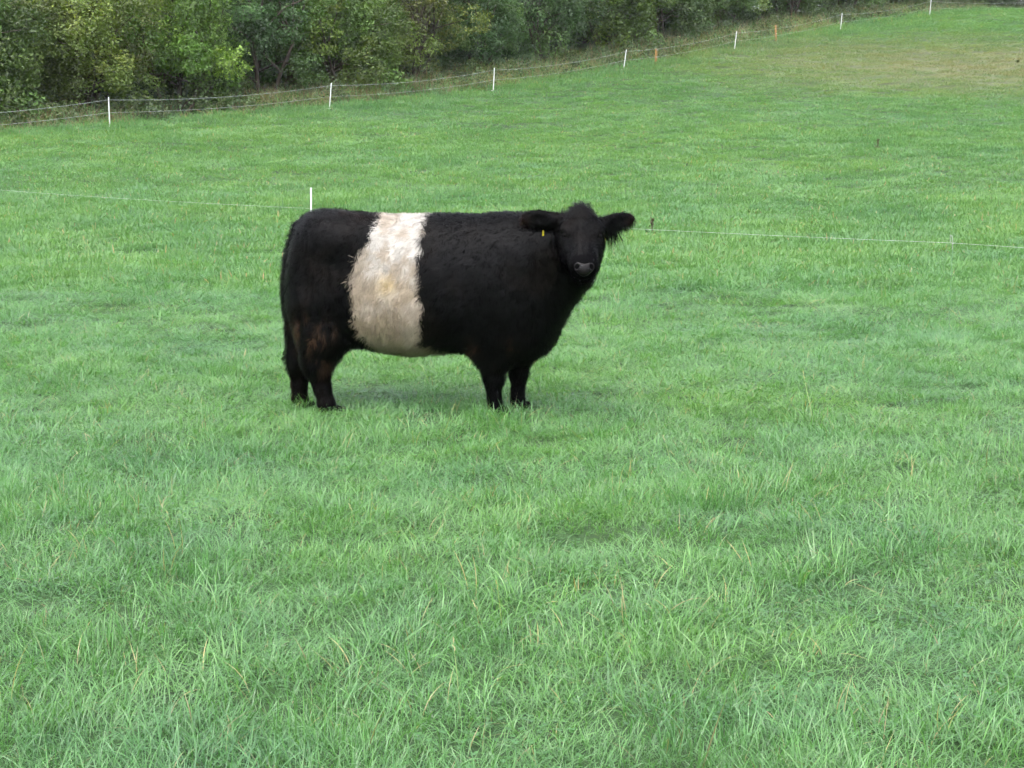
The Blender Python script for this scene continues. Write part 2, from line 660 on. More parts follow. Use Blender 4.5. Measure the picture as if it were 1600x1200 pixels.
def tree_meshes(seed, H, Rx, low, nclump, nleaf, size, kind='bush'):
    rs = np.random.default_rng(seed)
    cen, rad = [], []
    for i in range(nclump):
        f = (i + .5) / nclump
        z = low + (H - low) * (.10 + .86 * f)
        prof = math.sin(math.pi * min(1, .16 + .78 * f)) ** .6
        a = i * 2.39996 + rs.normal() * .5
        r = Rx * prof * rs.uniform(.50, .92)
        cr = Rx * rs.uniform(.22, .40) * (1.1 - .30 * f)
        cen.append((r * math.cos(a), r * math.sin(a), z + rs.normal() * .15))
        rad.append((cr, cr, cr * rs.uniform(.62, .95)))
    for i in range(max(4, nclump // 3)):
        f = rs.random()
        cen.append((rs.normal() * Rx * .25, rs.normal() * Rx * .25, low + (H - low) * (.2 + .65 * f)))
        cr = Rx * .42
        rad.append((cr, cr, cr))
    Vl, Fl, cl = leaves(cen, rad, nleaf, size, rs)
    crown = mesh_np('crown', Vl, Fl, smooth=False)
    set_col(crown, cl)
    # stems and limbs
    V, F = [], []

    def addt(p, r, sides=7):
        v, f = tube(p, r, sides)
        o = len(V)
        V.extend(v)
        F.extend([tuple(k + o for k in q) for q in f])
    stems = 4 if kind == 'bush' else 1
    tops = []
    for sidx in range(stems):
        a = rs.random() * 6.28
        sp = .0 if stems == 1 else .35
        b0 = (sp * math.cos(a), sp * math.sin(a), -.2)
        lean = .12 if stems == 1 else .28
        top = (b0[0] + math.cos(a) * lean * H, b0[1] + math.sin(a) * lean * H, H * .72)
        r0 = (.035 * H if stems == 1 else .014 * H)
        mids = [tuple(np.array(b0) * (1 - t) + np.array(top) * t + np.append(rs.normal(size=2) * .05 * H * .4 * t, 0)) for t in (0, .08, .3, .55, 1)]
        addt(mids, [r0 * 1.35, r0 * 1.05, r0 * .85, r0 * .6, r0 * .2])
        tops.append(mids)
    for i, cc in enumerate(cen):
        m = tops[i % len(tops)]
        k = 2 if cc[2] < H * .5 else 3
        st = np.array(m[k])
        if st[2] > cc[2]:
            st = np.array(m[1 if cc[2] > m[1][2] + .1 else 0])
        en = np.array(cc)
        md = (st + en) / 2 + np.array((0, 0, .06 * H))
        addt([st, md, en], [.009 * H, .006 * H, .002 * H], 5)
    trunk = mesh_np('trunk', np.array(V), np.array(F))
    return crown, trunk


def leaf_material():
    b = NB('hedge_leaves')
    oi = b.n('ShaderNodeObjectInfo')
    g = b.n('ShaderNodeNewGeometry')
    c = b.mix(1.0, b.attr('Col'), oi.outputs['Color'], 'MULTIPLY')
    n = b.ramp(b.noise(g.outputs['Position'], .9, 3, .6), .52, .72)
    c = b.mix(b.math('MULTIPLY', n, .35), c, b.mix(1.0, c, (1.9, 1.15, .7), 'MULTIPLY'))
    p = b.princ(c, .5, .4)
    tr = b.n('ShaderNodeBsdfTranslucent')
    b.l(b.mix(1.0, c, (1.2, 1.4, .5), 'MULTIPLY'), tr.inputs[0])
    mx = b.n('ShaderNodeMixShader')
    mx.inputs[0].default_value = .3
    b.l(p.outputs[0], mx.inputs[1])
    b.l(tr.outputs[0], mx.inputs[2])
    return b.done(mx.outputs[0])


leaf_mat = leaf_material()
bark_mat = simple_mat('bark', (.055, .045, .035), .9, .2, .4, 6)
bush_src = [tree_meshes(100 + i, h, r, .25, 24, 32000, .135) for i, (h, r) in enumerate(((5.4, 2.9), (6.2, 3.0), (4.6, 2.6), (5.8, 3.2)))]
tree_src = [tree_meshes(200 + i, h, r, 1.0, 22, 26000, .21, 'tree') for i, (h, r) in enumerate(((10.5, 3.6), (9.2, 3.4), (11.5, 3.8)))]
for c_, t_ in bush_src + tree_src:
    c_.materials.append(leaf_mat)
    t_.materials.append(bark_mat)


def hedge_plant(name, src, s, off, scale, rz, color, label, cat, group):
    p = FP + FD * s + FN * off
    root = empty(name, (p[0], p[1], gz(p[0], p[1]) - .05), rz)
    root.scale = scale
    cr = obj('crown', src[0], None, root)
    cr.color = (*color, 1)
    obj('trunk', src[1], None, root)
    tag(root, label, cat, group)
    return root


# along-hedge position (m from first post in view), offset, source, scale, colour tint, label
BUSHES = [
    (-2.0, 4.6, 2, 1.1, (1.05, 1.12, .85), 'green hedge bush cut off by the left edge of the view'),
    (2.4, 4.4, 3, .95, (1.40, 1.20, .80), 'brownish olive bush behind the leftmost white post'),
    (7.0, 4.4, 0, .95, (1.35, 1.50, .80), 'bright yellow green bush right of the leftmost white post'),
    (11.9, 5.0, 1, 1.0, (.75, .92, .85), 'dark green bush left of the second white post'),
    (16.2, 4.3, 2, 1.1, (1.20, 1.25, .80), 'yellow flecked bush hanging low behind the second white post'),
    (20.8, 4.8, 3, 1.0, (1.45, 1.16, .80), 'olive bush with brown tinge right of the second white post'),
    (25.6, 5.0, 0, .92, (.72, .92, .95), 'dark blue green bush behind the third white post'),
    (31.0, 4.9, 1, .95, (.85, 1.0, .95), 'grey green bush right of the third white post'),
    (36.6, 5.0, 3, 1.05, (1.30, 1.30, .85), 'light olive green bush left of the nearer orange post'),
    (42.2, 5.0, 2, 1.1, (.80, .95, .90), 'dark green bush behind the nearer orange post'),
    (48.5, 5.0, 0, .9, (1.05, 1.12, .9), 'mid green bush left of the farther orange post'),
    (55.5, 4.8, 1, .88, (.78, .90, .90), 'dark bush behind the farther orange post'),
    (62.5, 4.6, 3, .9, (1.0, 1.05, .9), 'green bush behind the second last white post up the hill'),
    (69.5, 4.5, 2, 1.0, (.80, .88, .86), 'dark bush between the last two white posts up the hill'),
    (77.0, 4.5, 0, .88, (1.1, .95, .85), 'brown green bush behind the last white post on the crest'),
    (84.5, 4.5, 1, .85, (.8, .8, .8), 'dark bush right of the last white post on the crest'),
    (92.0, 4.5, 2, 1.0, (.9, .95, .85), 'bush on the crest at the right edge of the view'),
]
hr = random.Random(5)
for s, off, k, scl, colr, lab in BUSHES:
    hedge_plant('hedge_bush', bush_src[k], s, off, (scl * hr.uniform(.95, 1.08), scl * hr.uniform(.95, 1.08), scl * hr.uniform(.9, 1.1)),
                hr.uniform(0, 6.28), colr, lab, 'bush', 'bushes of the hedge behind the fence')
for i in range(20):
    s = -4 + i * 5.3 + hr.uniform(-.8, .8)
    shade_tint = hr.uniform(.5, .8)  # back-row leaves tinted darker, so the gaps between front bushes look shaded
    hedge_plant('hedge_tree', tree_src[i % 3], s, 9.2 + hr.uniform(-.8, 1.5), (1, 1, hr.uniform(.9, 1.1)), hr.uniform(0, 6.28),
                (shade_tint * hr.uniform(.9, 1.25), shade_tint, shade_tint * hr.uniform(.85, 1.1)), 'tall green tree, tinted dark for shade, standing behind the front row of hedge bushes',
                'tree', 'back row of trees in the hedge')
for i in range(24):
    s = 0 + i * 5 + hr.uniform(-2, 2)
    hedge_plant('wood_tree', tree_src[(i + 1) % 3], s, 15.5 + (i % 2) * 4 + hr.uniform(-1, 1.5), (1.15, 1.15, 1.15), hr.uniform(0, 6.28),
                (.55, .66, .68), 'tall tree, tinted dark for shade, deep in the wood behind the hedge', 'tree', 'trees deep in the wood')  # shade of the wood put into the leaf tint

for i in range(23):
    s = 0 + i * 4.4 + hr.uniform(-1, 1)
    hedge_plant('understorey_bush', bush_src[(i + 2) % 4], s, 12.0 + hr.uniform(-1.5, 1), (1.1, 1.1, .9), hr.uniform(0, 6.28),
                (.5, .6, .62), 'bush, tinted dark for shade, growing among the trunks deep inside the hedge', 'bush', 'understorey bushes of the wood')  # leaf tint darkened to stand for shade inside the hedge

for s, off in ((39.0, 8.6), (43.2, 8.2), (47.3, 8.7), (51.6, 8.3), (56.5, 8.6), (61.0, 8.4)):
    hedge_plant('understorey_bush', bush_src[int(s) % 4], s, off, (1, 1, .85), hr.uniform(0, 6.28), (.6, .7, .68),  # same painted-in shade, slightly weaker tint
                'bush, tinted dark for shade, growing among the trunks deep inside the hedge', 'bush', 'understorey bushes of the wood')

# undergrowth between fence and hedge: dead grass stems and bramble / nettle leaves
dryt = [tuft_mesh('dry_grass_tuft', 42, .22, .25, .75, .008, .016, 4, rs, dry=.5, leanmax=.6, blue=.2, vr=.4, straw=(.24, .175, .115)) for i in range(4)]
n = 5200
sv = rng.uniform(-24, 98, n)
ov = 0.5 + 4.6 * rng.random(n) ** .9
x = FP[0] + FD[0] * sv + FN[0] * ov
y = FP[1] + FD[1] * sv + FN[1] * ov
thick = fbm(sv * .35, ov * .3, 71, 3)
k = rng.random(n) < sstep(.32, .62, thick) * (.35 + .65 * sstep(.4, 2.0, ov))
x, y, ov = x[k], y[k], ov[k]
n = len(x)
hs_ = (.48 + .75 * sstep(.3, 2.5, ov)) * rng.uniform(.5, 1.2, n)
dry_o = scatter('dry_grass', dryt, grass_material('dry_grass_stems', dryfield=False), np.stack([x, y, ground_z(x, y)], 1), rng.integers(0, 4, n),
                np.stack([rng.normal(0, .15, n), rng.normal(0, .15, n), rng.uniform(0, 6.28, n)], 1), np.stack([np.ones(n) * 1.2, np.ones(n) * 1.2, hs_], 1))
tag(dry_o, 'tall dry brown grass growing along the foot of the hedge behind the fence', 'dry grass', kind='stuff')

cen, rad = [], []
for i in range(300):
    s = rng.uniform(-23, 97)
    o_ = rng.uniform(1.0, 4.6)
    px, py = FP + FD * s + FN * o_
    h = rng.uniform(.25, .75) * (.6 + .15 * o_)
    cen.append((px, py, gz(px, py) + h * .55))
    rad.append((rng.uniform(.5, 1.0), rng.uniform(.5, 1.0), h))
V_, F_, c_ = leaves(cen, rad, 70000, .12, np.random.default_rng(77), col0=(.042, .072, .028), var=.45)
me = mesh_np('undergrowth', V_, F_, smooth=False)
set_col(me, c_)
und_o = obj('undergrowth', me, leaf_mat)
tag(und_o, 'low brambles and nettles filling the strip between fence and hedge', 'undergrowth', kind='stuff')


# ------------------------------------------------------------------ fences
def lathe(prof, sides=10):
    V, F = [], []
    for r, z in prof:
        for k in range(sides):
            a = 6.2832 * k / sides
            V.append((r * math.cos(a), r * math.sin(a), z))
    m = len(prof)
    for i in range(m - 1):
        for k in range(sides):
            k2 = (k + 1) % sides
            F.append((i * sides + k, i * sides + k2, (i + 1) * sides + k2, (i + 1) * sides + k))
    return np.array(V), np.array(F)


white_mat = simple_mat('white_plastic', (.60, .61, .60), .45, .5, .05, 5)
orange_mat = simple_mat('orange_wood', (.23, .135, .048), .8, .25, .25, 9)
wire_mat = simple_mat('pale_rope', (.34, .365, .36), .7, .3, .12, 3)
steel_mat = simple_mat('green_steel', (.10, .20, .10), .5, .5, .1, 10)
ins_mat = simple_mat('pale_insulator', (.20, .24, .18), .5, .5, .08, 10)

# white plastic tread-in post: slim shaft, lugs for the rope, foot step and spike
shaftV, shaftF = lathe([(.004, -.15), (.020, -.02), (.021, .0), (.020, .50), (.0185, .90), (.0175, .965), (.012, .985), (.0, .99)])
shaft_me = mesh_np('shaft', shaftV, shaftF)
shaft_me.materials.append(white_mat)


def hook_mesh():
    pts = [(0, -.014, 0), (0, -.045, .002), (0, -.055, .018), (0, -.040, .032)]
    v, f = tube(pts, [.006, .006, .005, .004], 6)
    return mesh_np('rope_lug', np.array(v), np.array(f))


lug_me = hook_mesh()
lug_me.materials.append(white_mat)
step_v, step_f = tube([(-.02, 0, .04), (-.06, 0, .04), (-.10, 0, .038)], [.010, .012, .010], 6)
step_me = mesh_np('foot_step', np.array(step_v), np.array(step_f))
step_me.materials.append(white_mat)
ang_f = math.atan2(FD[1], FD[0])
POSTS = [(-9.9, 0, 'white plastic fence post just outside the left edge of the view'),
         (0.2, 0.0, 'leftmost white fence post, in front of the hedge'),
         (10.6, .085, 'second white fence post from the left, leaning slightly right'),
         (20.6, .05, 'third white fence post from the left, in front of the hedge'),
         (30.5, .13, 'white fence post just left of the nearer orange post, leaning right'),
         (40.8, .10, 'white fence post just left of the farther orange post'),
         (52.8, .07, 'second last white fence post going up the hill'),
         (65.1, .06, 'last white fence post, on the crest cut by the top of the picture'),
         (85.5, .03, 'white fence post out of view beyond the crest')]
tops = []
for s, lean, lab in POSTS:
    p = FP + FD * s
    zz = gz(p[0], p[1])
    root = empty('fence_post', (p[0], p[1], zz))
    root.rotation_euler = (R(1.5), lean, 0)
    tag(root, lab, 'fence post', 'white posts of the far fence')
    obj('shaft', shaft_me, None, root)
    for hz in (.47, .88):
        obj('rope_lug', lug_me, None, root, (0, 0, hz))
    obj('foot_step', step_me, None, root)
    M = Matrix.Translation((p[0], p[1], zz)) @ Matrix.Rotation(lean, 4, 'Y') @ Matrix.Rotation(R(1.5), 4, 'X')
    tops.append([M @ Vector((0, -.045, h + .016)) for h in (.47, .88)])


def wire(name, anchors, sag, r, label, cat='fence wire', group=None, mat=wire_mat):
    pts = []
    for a, b_ in zip(anchors[:-1], anchors[1:]):
        for i in range(14):
            t = i / 14
            q = a.lerp(b_, t)
            q.z -= sag * 4 * t * (1 - t)
            pts.append(tuple(q))
    pts.append(tuple(anchors[-1]))
    v, f = tube(pts, [r] * len(pts), 5)
    return tag(obj(name, mesh_np(name, np.array(v), np.array(f)), mat), label, cat, group)


wire('fence_wire', [t[1] for t in tops], .16, .0042, 'upper pale wire of the far fence along the hedge', group='wires of the far fence')
wire('fence_wire', [t[0] for t in tops], .12, .0038, 'lower pale wire of the far fence along the hedge', group='wires of the far fence')


# orange wooden stakes
def stake_mesh(h, w):
    V, F = [], []
    prof = [(-.25, w), (0, w), (h * .5, w * .97), (h - .02, w * .95), (h, w * .8)]
    for z, r in prof:
        for sx, sy in ((-1, -1), (1, -1), (1, 1), (-1, 1)):
            V.append((sx * r, sy * r * .9, z))
    for i in range(len(prof) - 1):
        for k in range(4):
            k2 = (k + 1) % 4
            F.append((i * 4 + k, i * 4 + k2, i * 4 + 4 + k2, i * 4 + 4 + k))
    F.append((16, 17, 18, 19))
    return mesh_np('stake', np.array(V), np.array(F), smooth=False)


for s, h, lab in ((33.3, .82, 'nearer orange wooden stake in the far fence'), (45.2, .88, 'farther orange wooden stake in the far fence, higher up the hill')):
    p = FP + FD * s
    root = empty('wooden_stake', (p[0], p[1], gz(p[0], p[1])), ang_f)
    root.rotation_euler[0] = hr.uniform(-.03, .03)
    tag(root, lab, 'fence post', 'orange stakes of the far fence')
    obj('stake', stake_mesh(h, .048), orange_mat, root)
    for hz in (.42, h - .06):
        v, f = tube([(0, -.03, hz), (0, -.06, hz), (0, -.075, hz + .012)], [.010, .012, .012], 7)
        obj('insulator', mesh_np('insulator', np.array(v), np.array(f)), white_mat, root)

# near temporary fence behind the cow: thin rope on light posts
NP = np.array([-2.53, 21.0])
ND = np.array([6.2, -7.1])


def near_at(t):
    p = NP + ND * t
    return p[0], p[1], gz(p[0], p[1])


x0, y0, z0 = near_at(0)
root = empty('fence_post', (x0, y0, z0))
tag(root, 'white fence post rising behind the rump of the cow', 'fence post', 'posts of the near rope fence')
root.rotation_euler = (0, R(.6), 0)
near_shaft = mesh_np('shaft', *lathe([(.004, -.15), (.011, -.02), (.012, 0), (.0115, .5), (.0105, .9), (.0115, .925), (.009, .945), (0, .95)]))
obj('shaft', near_shaft, white_mat, root)
for hz in (.35, .68, .84):
    obj('rope_lug', lug_me, None, root, (0, .008, hz)).scale = (.7, .7, .7)
ax, ay, az_ = near_at(1.0)
root = empty('fence_post', (ax, ay, az_))
tag(root, 'thin steel pigtail fence post with pale loop at the right of the field', 'fence post', 'posts of the near rope fence')
v, f = tube([(0, 0, -.15), (0, 0, .3), (.004, 0, .66), (.004, 0, .745)], [.0022] * 4, 6)
obj('rod', mesh_np('rod', np.array(v), np.array(f)), steel_mat, root)
loop = [(.004, 0, .73), (.004, 0, .80), (-.004, 0, .845), (-.012, .008, .85), (-.016, .012, .82), (-.01, .01, .79), (.004, -.012, .775), (.02, -.012, .785)]
v, f = tube(loop, [.0038] * len(loop), 7)
obj('pigtail_loop', mesh_np('pigtail_loop', np.array(v), np.array(f)), ins_mat, root)
lx, ly, lz = near_at(-1.25)
root = empty('fence_post', (lx, ly, lz))
tag(root, 'white post of the near rope fence outside the left edge of the view', 'fence post', 'posts of the near rope fence')
obj('shaft', near_shaft, None, root)
rx_, ry_, rz_ = near_at(1.9)
root = empty('fence_post', (rx_, ry_, rz_))
tag(root, 'white post of the near rope fence outside the right edge of the view', 'fence post', 'posts of the near rope fence')
obj('shaft', near_shaft, None, root)
rope_mat = simple_mat('thin_rope', (.42, .45, .43), .7, .2, .12, 3)
wire('fence_rope', [Vector((lx, ly, lz + .52)), Vector((x0, y0 - .03, z0 + .69)), Vector((ax, ay, az_ + .785)), Vector((rx_, ry_, rz_ + .80))], .03, .0011,
     'thin pale rope stretched across the field behind the cow', 'rope', mat=rope_mat)


# ------------------------------------------------------------------ weeds standing in the field
weed_mat = leaf_material()
weed_mat.name = 'weed_leaves'


def weed(px, py, h, nleaf, lsize, col, label, lean=0.0, leafy=1.0):
    root = empty('dock_weed', (px, py, gz(px, py)), hr.uniform(0, 6))
    tag(root, label, 'weed')
    r_ = np.random.default_rng(int(abs(px) * 100))
    pts = [(0, 0, -.02), (lean * .3, 0, h * .4), (lean * .7, .01, h * .75), (lean, 0, h)]
    v, f = tube(pts, [.009, .008, .006, .003], 6)
    obj('stalk', mesh_np('stalk', np.array(v), np.array(f)), simple_mat('weed_stalk', (.055, .05, .025), .8), root)
    V, T, cs = [], [], []
    for i in range(nleaf):                       # basal leaves
        vs, _ = blade_strip((0, 0, .0), r_.random() * 6.28, lsize * r_.uniform(.6, 1.1), r_.uniform(.5, 1.1), r_.uniform(.2, .9), lsize * .33, 5)
        o = len(V)
        V.extend(vs)
        for k in range(4):
            a = o + 2 * k
            T += [(a, a + 1, a + 3), (a, a + 3, a + 2)]
        T.append((o + 8, o + 9, o + 10))
        cs += [np.array(col) * r_.uniform(.7, 1.3)] * 11
    for i in range(int(46 * leafy)):             # seed clusters up the stalk
        t = r_.uniform(.45, 1.0)
        vs, _ = blade_strip((lean * t + r_.normal() * .012, r_.normal() * .012, h * t), r_.random() * 6.28, .05 * r_.uniform(.5, 1.2), r_.uniform(.2, 1.2), .4, .022, 2)
        o = len(V)
        V.extend(vs)
        T += [(o, o + 1, o + 3), (o, o + 3, o + 2), (o + 2, o + 3, o + 4)]
        cs += [np.array((.06, .05, .025)) * r_.uniform(.6, 1.3)] * 5
    me = mesh_np('foliage', np.array(V), np.array(T))
    set_col(me, np.array(cs))
    tag(obj('foliage', me, weed_mat, root), kind='stuff')


weed(2.13, 25.4, .27, 13, .20, (.035, .085, .03), 'dark dock weed with upright stalk just right of the cow ear')
weed(10.1, 46.4, .30, 8, .22, (.07, .075, .03), 'brown dock weed standing alone on the upper right of the field', leafy=1.6)
weed(24.6, 82.3, .95, 7, .3, (.06, .07, .03), 'tall dark leaning weed stalk near the right edge of the field', lean=.3, leafy=.5)


# ------------------------------------------------------------------ the cow
CY = 10.15                         # middle plane of the body
VOX = 0.0125


def rcone(P, a, b_, r1, r2):
    a = np.array(a, np.float32)
    ba = np.array(b_, np.float32) - a
    pa = P - a
    h = np.clip((pa @ ba) / ba.dot(ba), 0, 1)
    return np.linalg.norm(pa - h[..., None] * ba, axis=-1) - (r1 + (r2 - r1) * h)


def ell(P, c, r, M=None):
    q = P - np.array(c, np.float32)
    if M is not None:
        q = q @ np.array(M, np.float32).T
    r = np.array(r, np.float32)
    k0 = np.linalg.norm(q / r, axis=-1)
    k1 = np.linalg.norm(q / (r * r), axis=-1) + 1e-6
    return k0 * (k0 - 1) / k1


def smin(a, b_, k):
    h = np.clip(.5 + .5 * (b_ - a) / k, 0, 1)
    return b_ * (1 - h) + a * h - k * h * (1 - h)


def smax(a, b_, k):
    return -smin(-a, -b_, k)


def surface_nets(V, origin, vox):
    ins = V < 0
    nx, ny, nz = V.shape
    cnt = np.zeros((nx - 1, ny - 1, nz - 1), np.int8)
    for dx in (0, 1):
        for dy in (0, 1):
            for dz in (0, 1):
                cnt += ins[dx:nx - 1 + dx, dy:ny - 1 + dy, dz:nz - 1 + dz]
    act = (cnt > 0) & (cnt < 8)
    I = np.argwhere(act)
    idx = -np.ones(act.shape, np.int64)
    idx[act] = np.arange(len(I))
    acc = np.zeros((len(I), 3))
    num = np.zeros(len(I))
    cor = [np.array(c) for c in ((0, 0, 0), (1, 0, 0), (0, 1, 0), (1, 1, 0), (0, 0, 1), (1, 0, 1), (0, 1, 1), (1, 1, 1))]
    for i in range(8):
        for j in range(i + 1, 8):
            if np.abs(cor[i] - cor[j]).sum() != 1:
                continue
            a = V[tuple((I + cor[i]).T)]
            b_ = V[tuple((I + cor[j]).T)]
            m = (a < 0) != (b_ < 0)
            t = np.where(m, a / np.where(m, a - b_, 1), 0)
            acc[m] += (cor[i] + t[:, None] * (cor[j] - cor[i]))[m]
            num[m] += 1
    P = (I + acc / num[:, None]) * vox + origin
    quads = []
    for ax in range(3):
        e = [0, 0, 0]
        e[ax] = 1
        sl0 = ins[:nx - e[0], :ny - e[1], :nz - e[2]]
        sl1 = ins[e[0]:, e[1]:, e[2]:]
        E_ = np.argwhere(sl0 != sl1)
        u, w = (ax + 1) % 3, (ax + 2) % 3
        ok = (E_[:, u] > 0) & (E_[:, w] > 0) & (E_[:, u] < V.shape[u] - 1) & (E_[:, w] < V.shape[w] - 1)
        E_ = E_[ok]
        fl = sl0[tuple(E_.T)]
        q = []
        for du, dw in ((1, 1), (0, 1), (0, 0), (1, 0)):
            k = E_.copy()
            k[:, u] -= du
            k[:, w] -= dw
            q.append(idx[tuple(k.T)])
        q = np.stack(q, 1)
        q[~fl] = q[~fl][:, ::-1]
        quads.append(q)
    Q = np.concatenate(quads)
    return P, Q[(Q >= 0).all(1)]


# body profile along the spine: x, top, bottom, half width (metres, ground at 0)
PROF = np.array([
    (-1.385, .86, .74, .02), (-1.372, .98, .60, .10), (-1.35, 1.08, .54, .155), (-1.31, 1.150, .50, .20), (-1.25, 1.190, .47, .235),
    (-1.17, 1.208, .44, .26), (-1.06, 1.208, .415, .285), (-.94, 1.200, .398, .30), (-.79, 1.193, .372, .335), (-.63, 1.190, .354, .36),
    (-.48, 1.195, .362, .365), (-.33, 1.198, .378, .355), (-.16, 1.190, .372, .33), (0.0, 1.178, .345, .305), (.10, 1.160, .335, .275),
    (.19, 1.11, .415, .23), (.27, 1.02, .52, .18), (.32, .93, .61, .125), (.345, .84, .68, .06), (.355, .76, .72, .02)])


PROF[:, 0] = np.where(PROF[:, 0] < -1.2, -1.2 + (PROF[:, 0] + 1.2) * .84, PROF[:, 0])


def yaw_y(x):
    return -0.11 * (x + .5)        # the front end stands a little nearer to the viewer


# head frame
HO = np.array([.400, -.30, 1.190])                 # poll
hd = np.array([.030, -.76, -.65])
hd /= np.linalg.norm(hd)
hsd = np.array([1.0, .12, 0.03])
hsd -= hd * hsd.dot(hd)
hsd /= np.linalg.norm(hsd)
hn = np.cross(hd, hsd)


def H(a, b_, c):
    return HO + hd * a + hsd * b_ + hn * c


HM = np.stack([hd, hsd, hn])
LEGS = {   # shoulder/hip ... hoof joints (x, y) and radii
    'hind_near': [(-1.16, -.07, .64, .175), (-1.15, -.11, .46, .135), (-1.185, -.135, .31, .080), (-1.150, -.15, .15, .049), (-1.128, -.16, .06, .048), (-1.105, -.16, .0, .054)],
    'hind_far': [(-1.22, .12, .62, .165), (-1.25, .10, .46, .125), (-1.310, .07, .31, .074), (-1.318, .06, .15, .047), (-1.318, .06, .06, .046), (-1.30, .06, .0, .054)],
    'fore_near': [(-.09, -.20, .62, .16), (-.115, -.205, .40, .098), (-.110, -.20, .215, .058), (-.108, -.20, .11, .038), (-.10, -.20, .05, .040), (-.09, -.20, .0, .052)],
    'fore_far': [(.02, .10, .62, .15), (.045, .06, .40, .088), (.042, .03, .215, .054), (.036, .02, .11, .037), (.036, .02, .05, .040), (.045, .02, .0, .050)],
}
EAR = {-1: (np.array([.290, -.335, 1.180]), np.array([.065, -.27, 1.190])), 1: (np.array([.505, -.335, 1.150]), np.array([.715, -.30, 1.185]))}


def cow_sdf(P):
    x, y, z = P[..., 0], P[..., 1], P[..., 2]
    yl = y - yaw_y(x)
    zt = np.interp(x, PROF[:, 0], PROF[:, 1])
    zb = np.interp(x, PROF[:, 0], PROF[:, 2])
    w = np.interp(x, PROF[:, 0], PROF[:, 3])
    cz = (zt + zb) / 2
    h = (zt - zb) / 2
    t = np.clip((z - cz) / h, -1.3, 1.3)
    w = w * (1 - .14 * t - .05 * t * t)
    n = 2.35
    q = ((np.abs(yl) / w) ** n + (np.abs(z - cz) / h) ** n) ** (1 / n)
    d = (q - 1) * np.minimum(w, h)
    xo = np.maximum(np.maximum(PROF[0, 0] - x, x - PROF[-1, 0]), 0)
    d = np.where(xo > 0, np.maximum(d, xo), d).astype(np.float32)
    # hips, haunches, shoulders
    for sy in (-1, 1):
        d = smin(d, ell(P, (-1.17, sy * .12 + yaw_y(-1.17), .74), (.19, .13, .32)), .20)
        d = smin(d, ell(P, (-.06, sy * .17 + yaw_y(-.06), .66), (.20, .12, .30)), .18)
        d = smin(d, ell(P, (-1.04, sy * .16 + yaw_y(-1.0), 1.06), (.14, .09, .07)), .16)
    for nm, J in LEGS.items():
        for a, b_ in zip(J[:-1], J[1:]):
            k = .07 if a[2] > .3 else .03
            d = smin(d, rcone(P, a[:3], b_[:3], a[3], b_[3]), k)
    # neck and brisket
    d = smin(d, rcone(P, (.00, -.06, .93), (.36, -.20, 1.03), .235, .165), .12)
    d = smin(d, rcone(P, (.07, -.08, .62), (.34, -.19, .87), .195, .14), .12)
    d = smin(d, ell(P, (.08, -.07, .52), (.18, .15, .165)), .10)
    # tail
    tail = [(-1.305, .03, 1.12, .035), (-1.335, .03, 1.02, .030), (-1.352, .03, .75, .024), (-1.352, .02, .48, .026), (-1.352, .01, .28, .032), (-1.352, .01, .20, .014)]
    for a, b_ in zip(tail[:-1], tail[1:]):
        d = smin(d, rcone(P, a[:3], b_[:3], a[3], b_[3]), .02)
    # head
    hdm = ell(P, H(.12, 0, -.035), (.13, .140, .122), HM)
    hdm = smin(hdm, rcone(P, H(.06, 0, .0), H(.31, 0, -.020), .090, .082), .05)
    for sb in (-1, 1):
        hdm = smin(hdm, ell(P, H(.145, sb * .090, .048), (.055, .038, .035), HM), .03)
        hdm = smin(hdm, ell(P, H(.20, sb * .074, -.07), (.11, .050, .085), HM), .05)
        hdm = smax(hdm, -ell(P, H(.188, sb * .110, .042), (.018, .014, .016), HM), .012)
    hdm = smin(hdm, ell(P, H(.37, 0, -.025), (.072, .092, .072), HM), .04)
    hdm = smin(hdm, rcone(P, H(.16, 0, -.12), H(.365, 0, -.095), .09, .060), .05)
    hdm = smin(hdm, ell(P, HO + np.array([0, .0, .012]), (.050, .06, .062)), .06)
    # mouth line
    hdm = smax(hdm, -ell(P, H(.425, 0, -.088), (.022, .085, .006), HM), .008)
    d = smin(d, hdm, .06)
    for sb, (a, b_) in EAR.items():
        ax = (b_ - a) / np.linalg.norm(b_ - a)
        dn = np.array([0, 0, -1.0])
        dn -= ax * ax.dot(dn)
        dn /= np.linalg.norm(dn)
        Me = np.stack([ax, dn, np.cross(ax, dn)])
        c = a + ax * np.linalg.norm(b_ - a) * .54
        e = ell(P, c, (np.linalg.norm(b_ - a) * .52, .050, .026), Me)
        e = smax(e, -ell(P, c + np.array([0, -.028, .0]), (np.linalg.norm(b_ - a) * .36, .026, .018), Me), .01)
        e = smin(e, rcone(P, a - ax * .06, a + ax * .05, .034, .03), .03)
        d = smin(d, e, .03)
    return d


lo = np.array([-1.50, -.85, -.03])
hi = np.array([.80, .47, 1.34])
dims = np.ceil((hi - lo) / VOX).astype(int) + 1
Vg = np.empty(dims, np.float32)
zz_, yy_ = (lo[2] + np.arange(dims[2]) * VOX).astype(np.float32), (lo[1] + np.arange(dims[1]) * VOX).astype(np.float32)
for i0 in range(0, dims[0], 24):
    xs = (lo[0] + np.arange(i0, min(dims[0], i0 + 24)) * VOX).astype(np.float32)
    G_ = np.stack(np.meshgrid(xs, yy_, zz_, indexing='ij'), -1)
    Vg[i0:i0 + len(xs)] = cow_sdf(G_)
CV, CQ = surface_nets(Vg, lo, VOX)


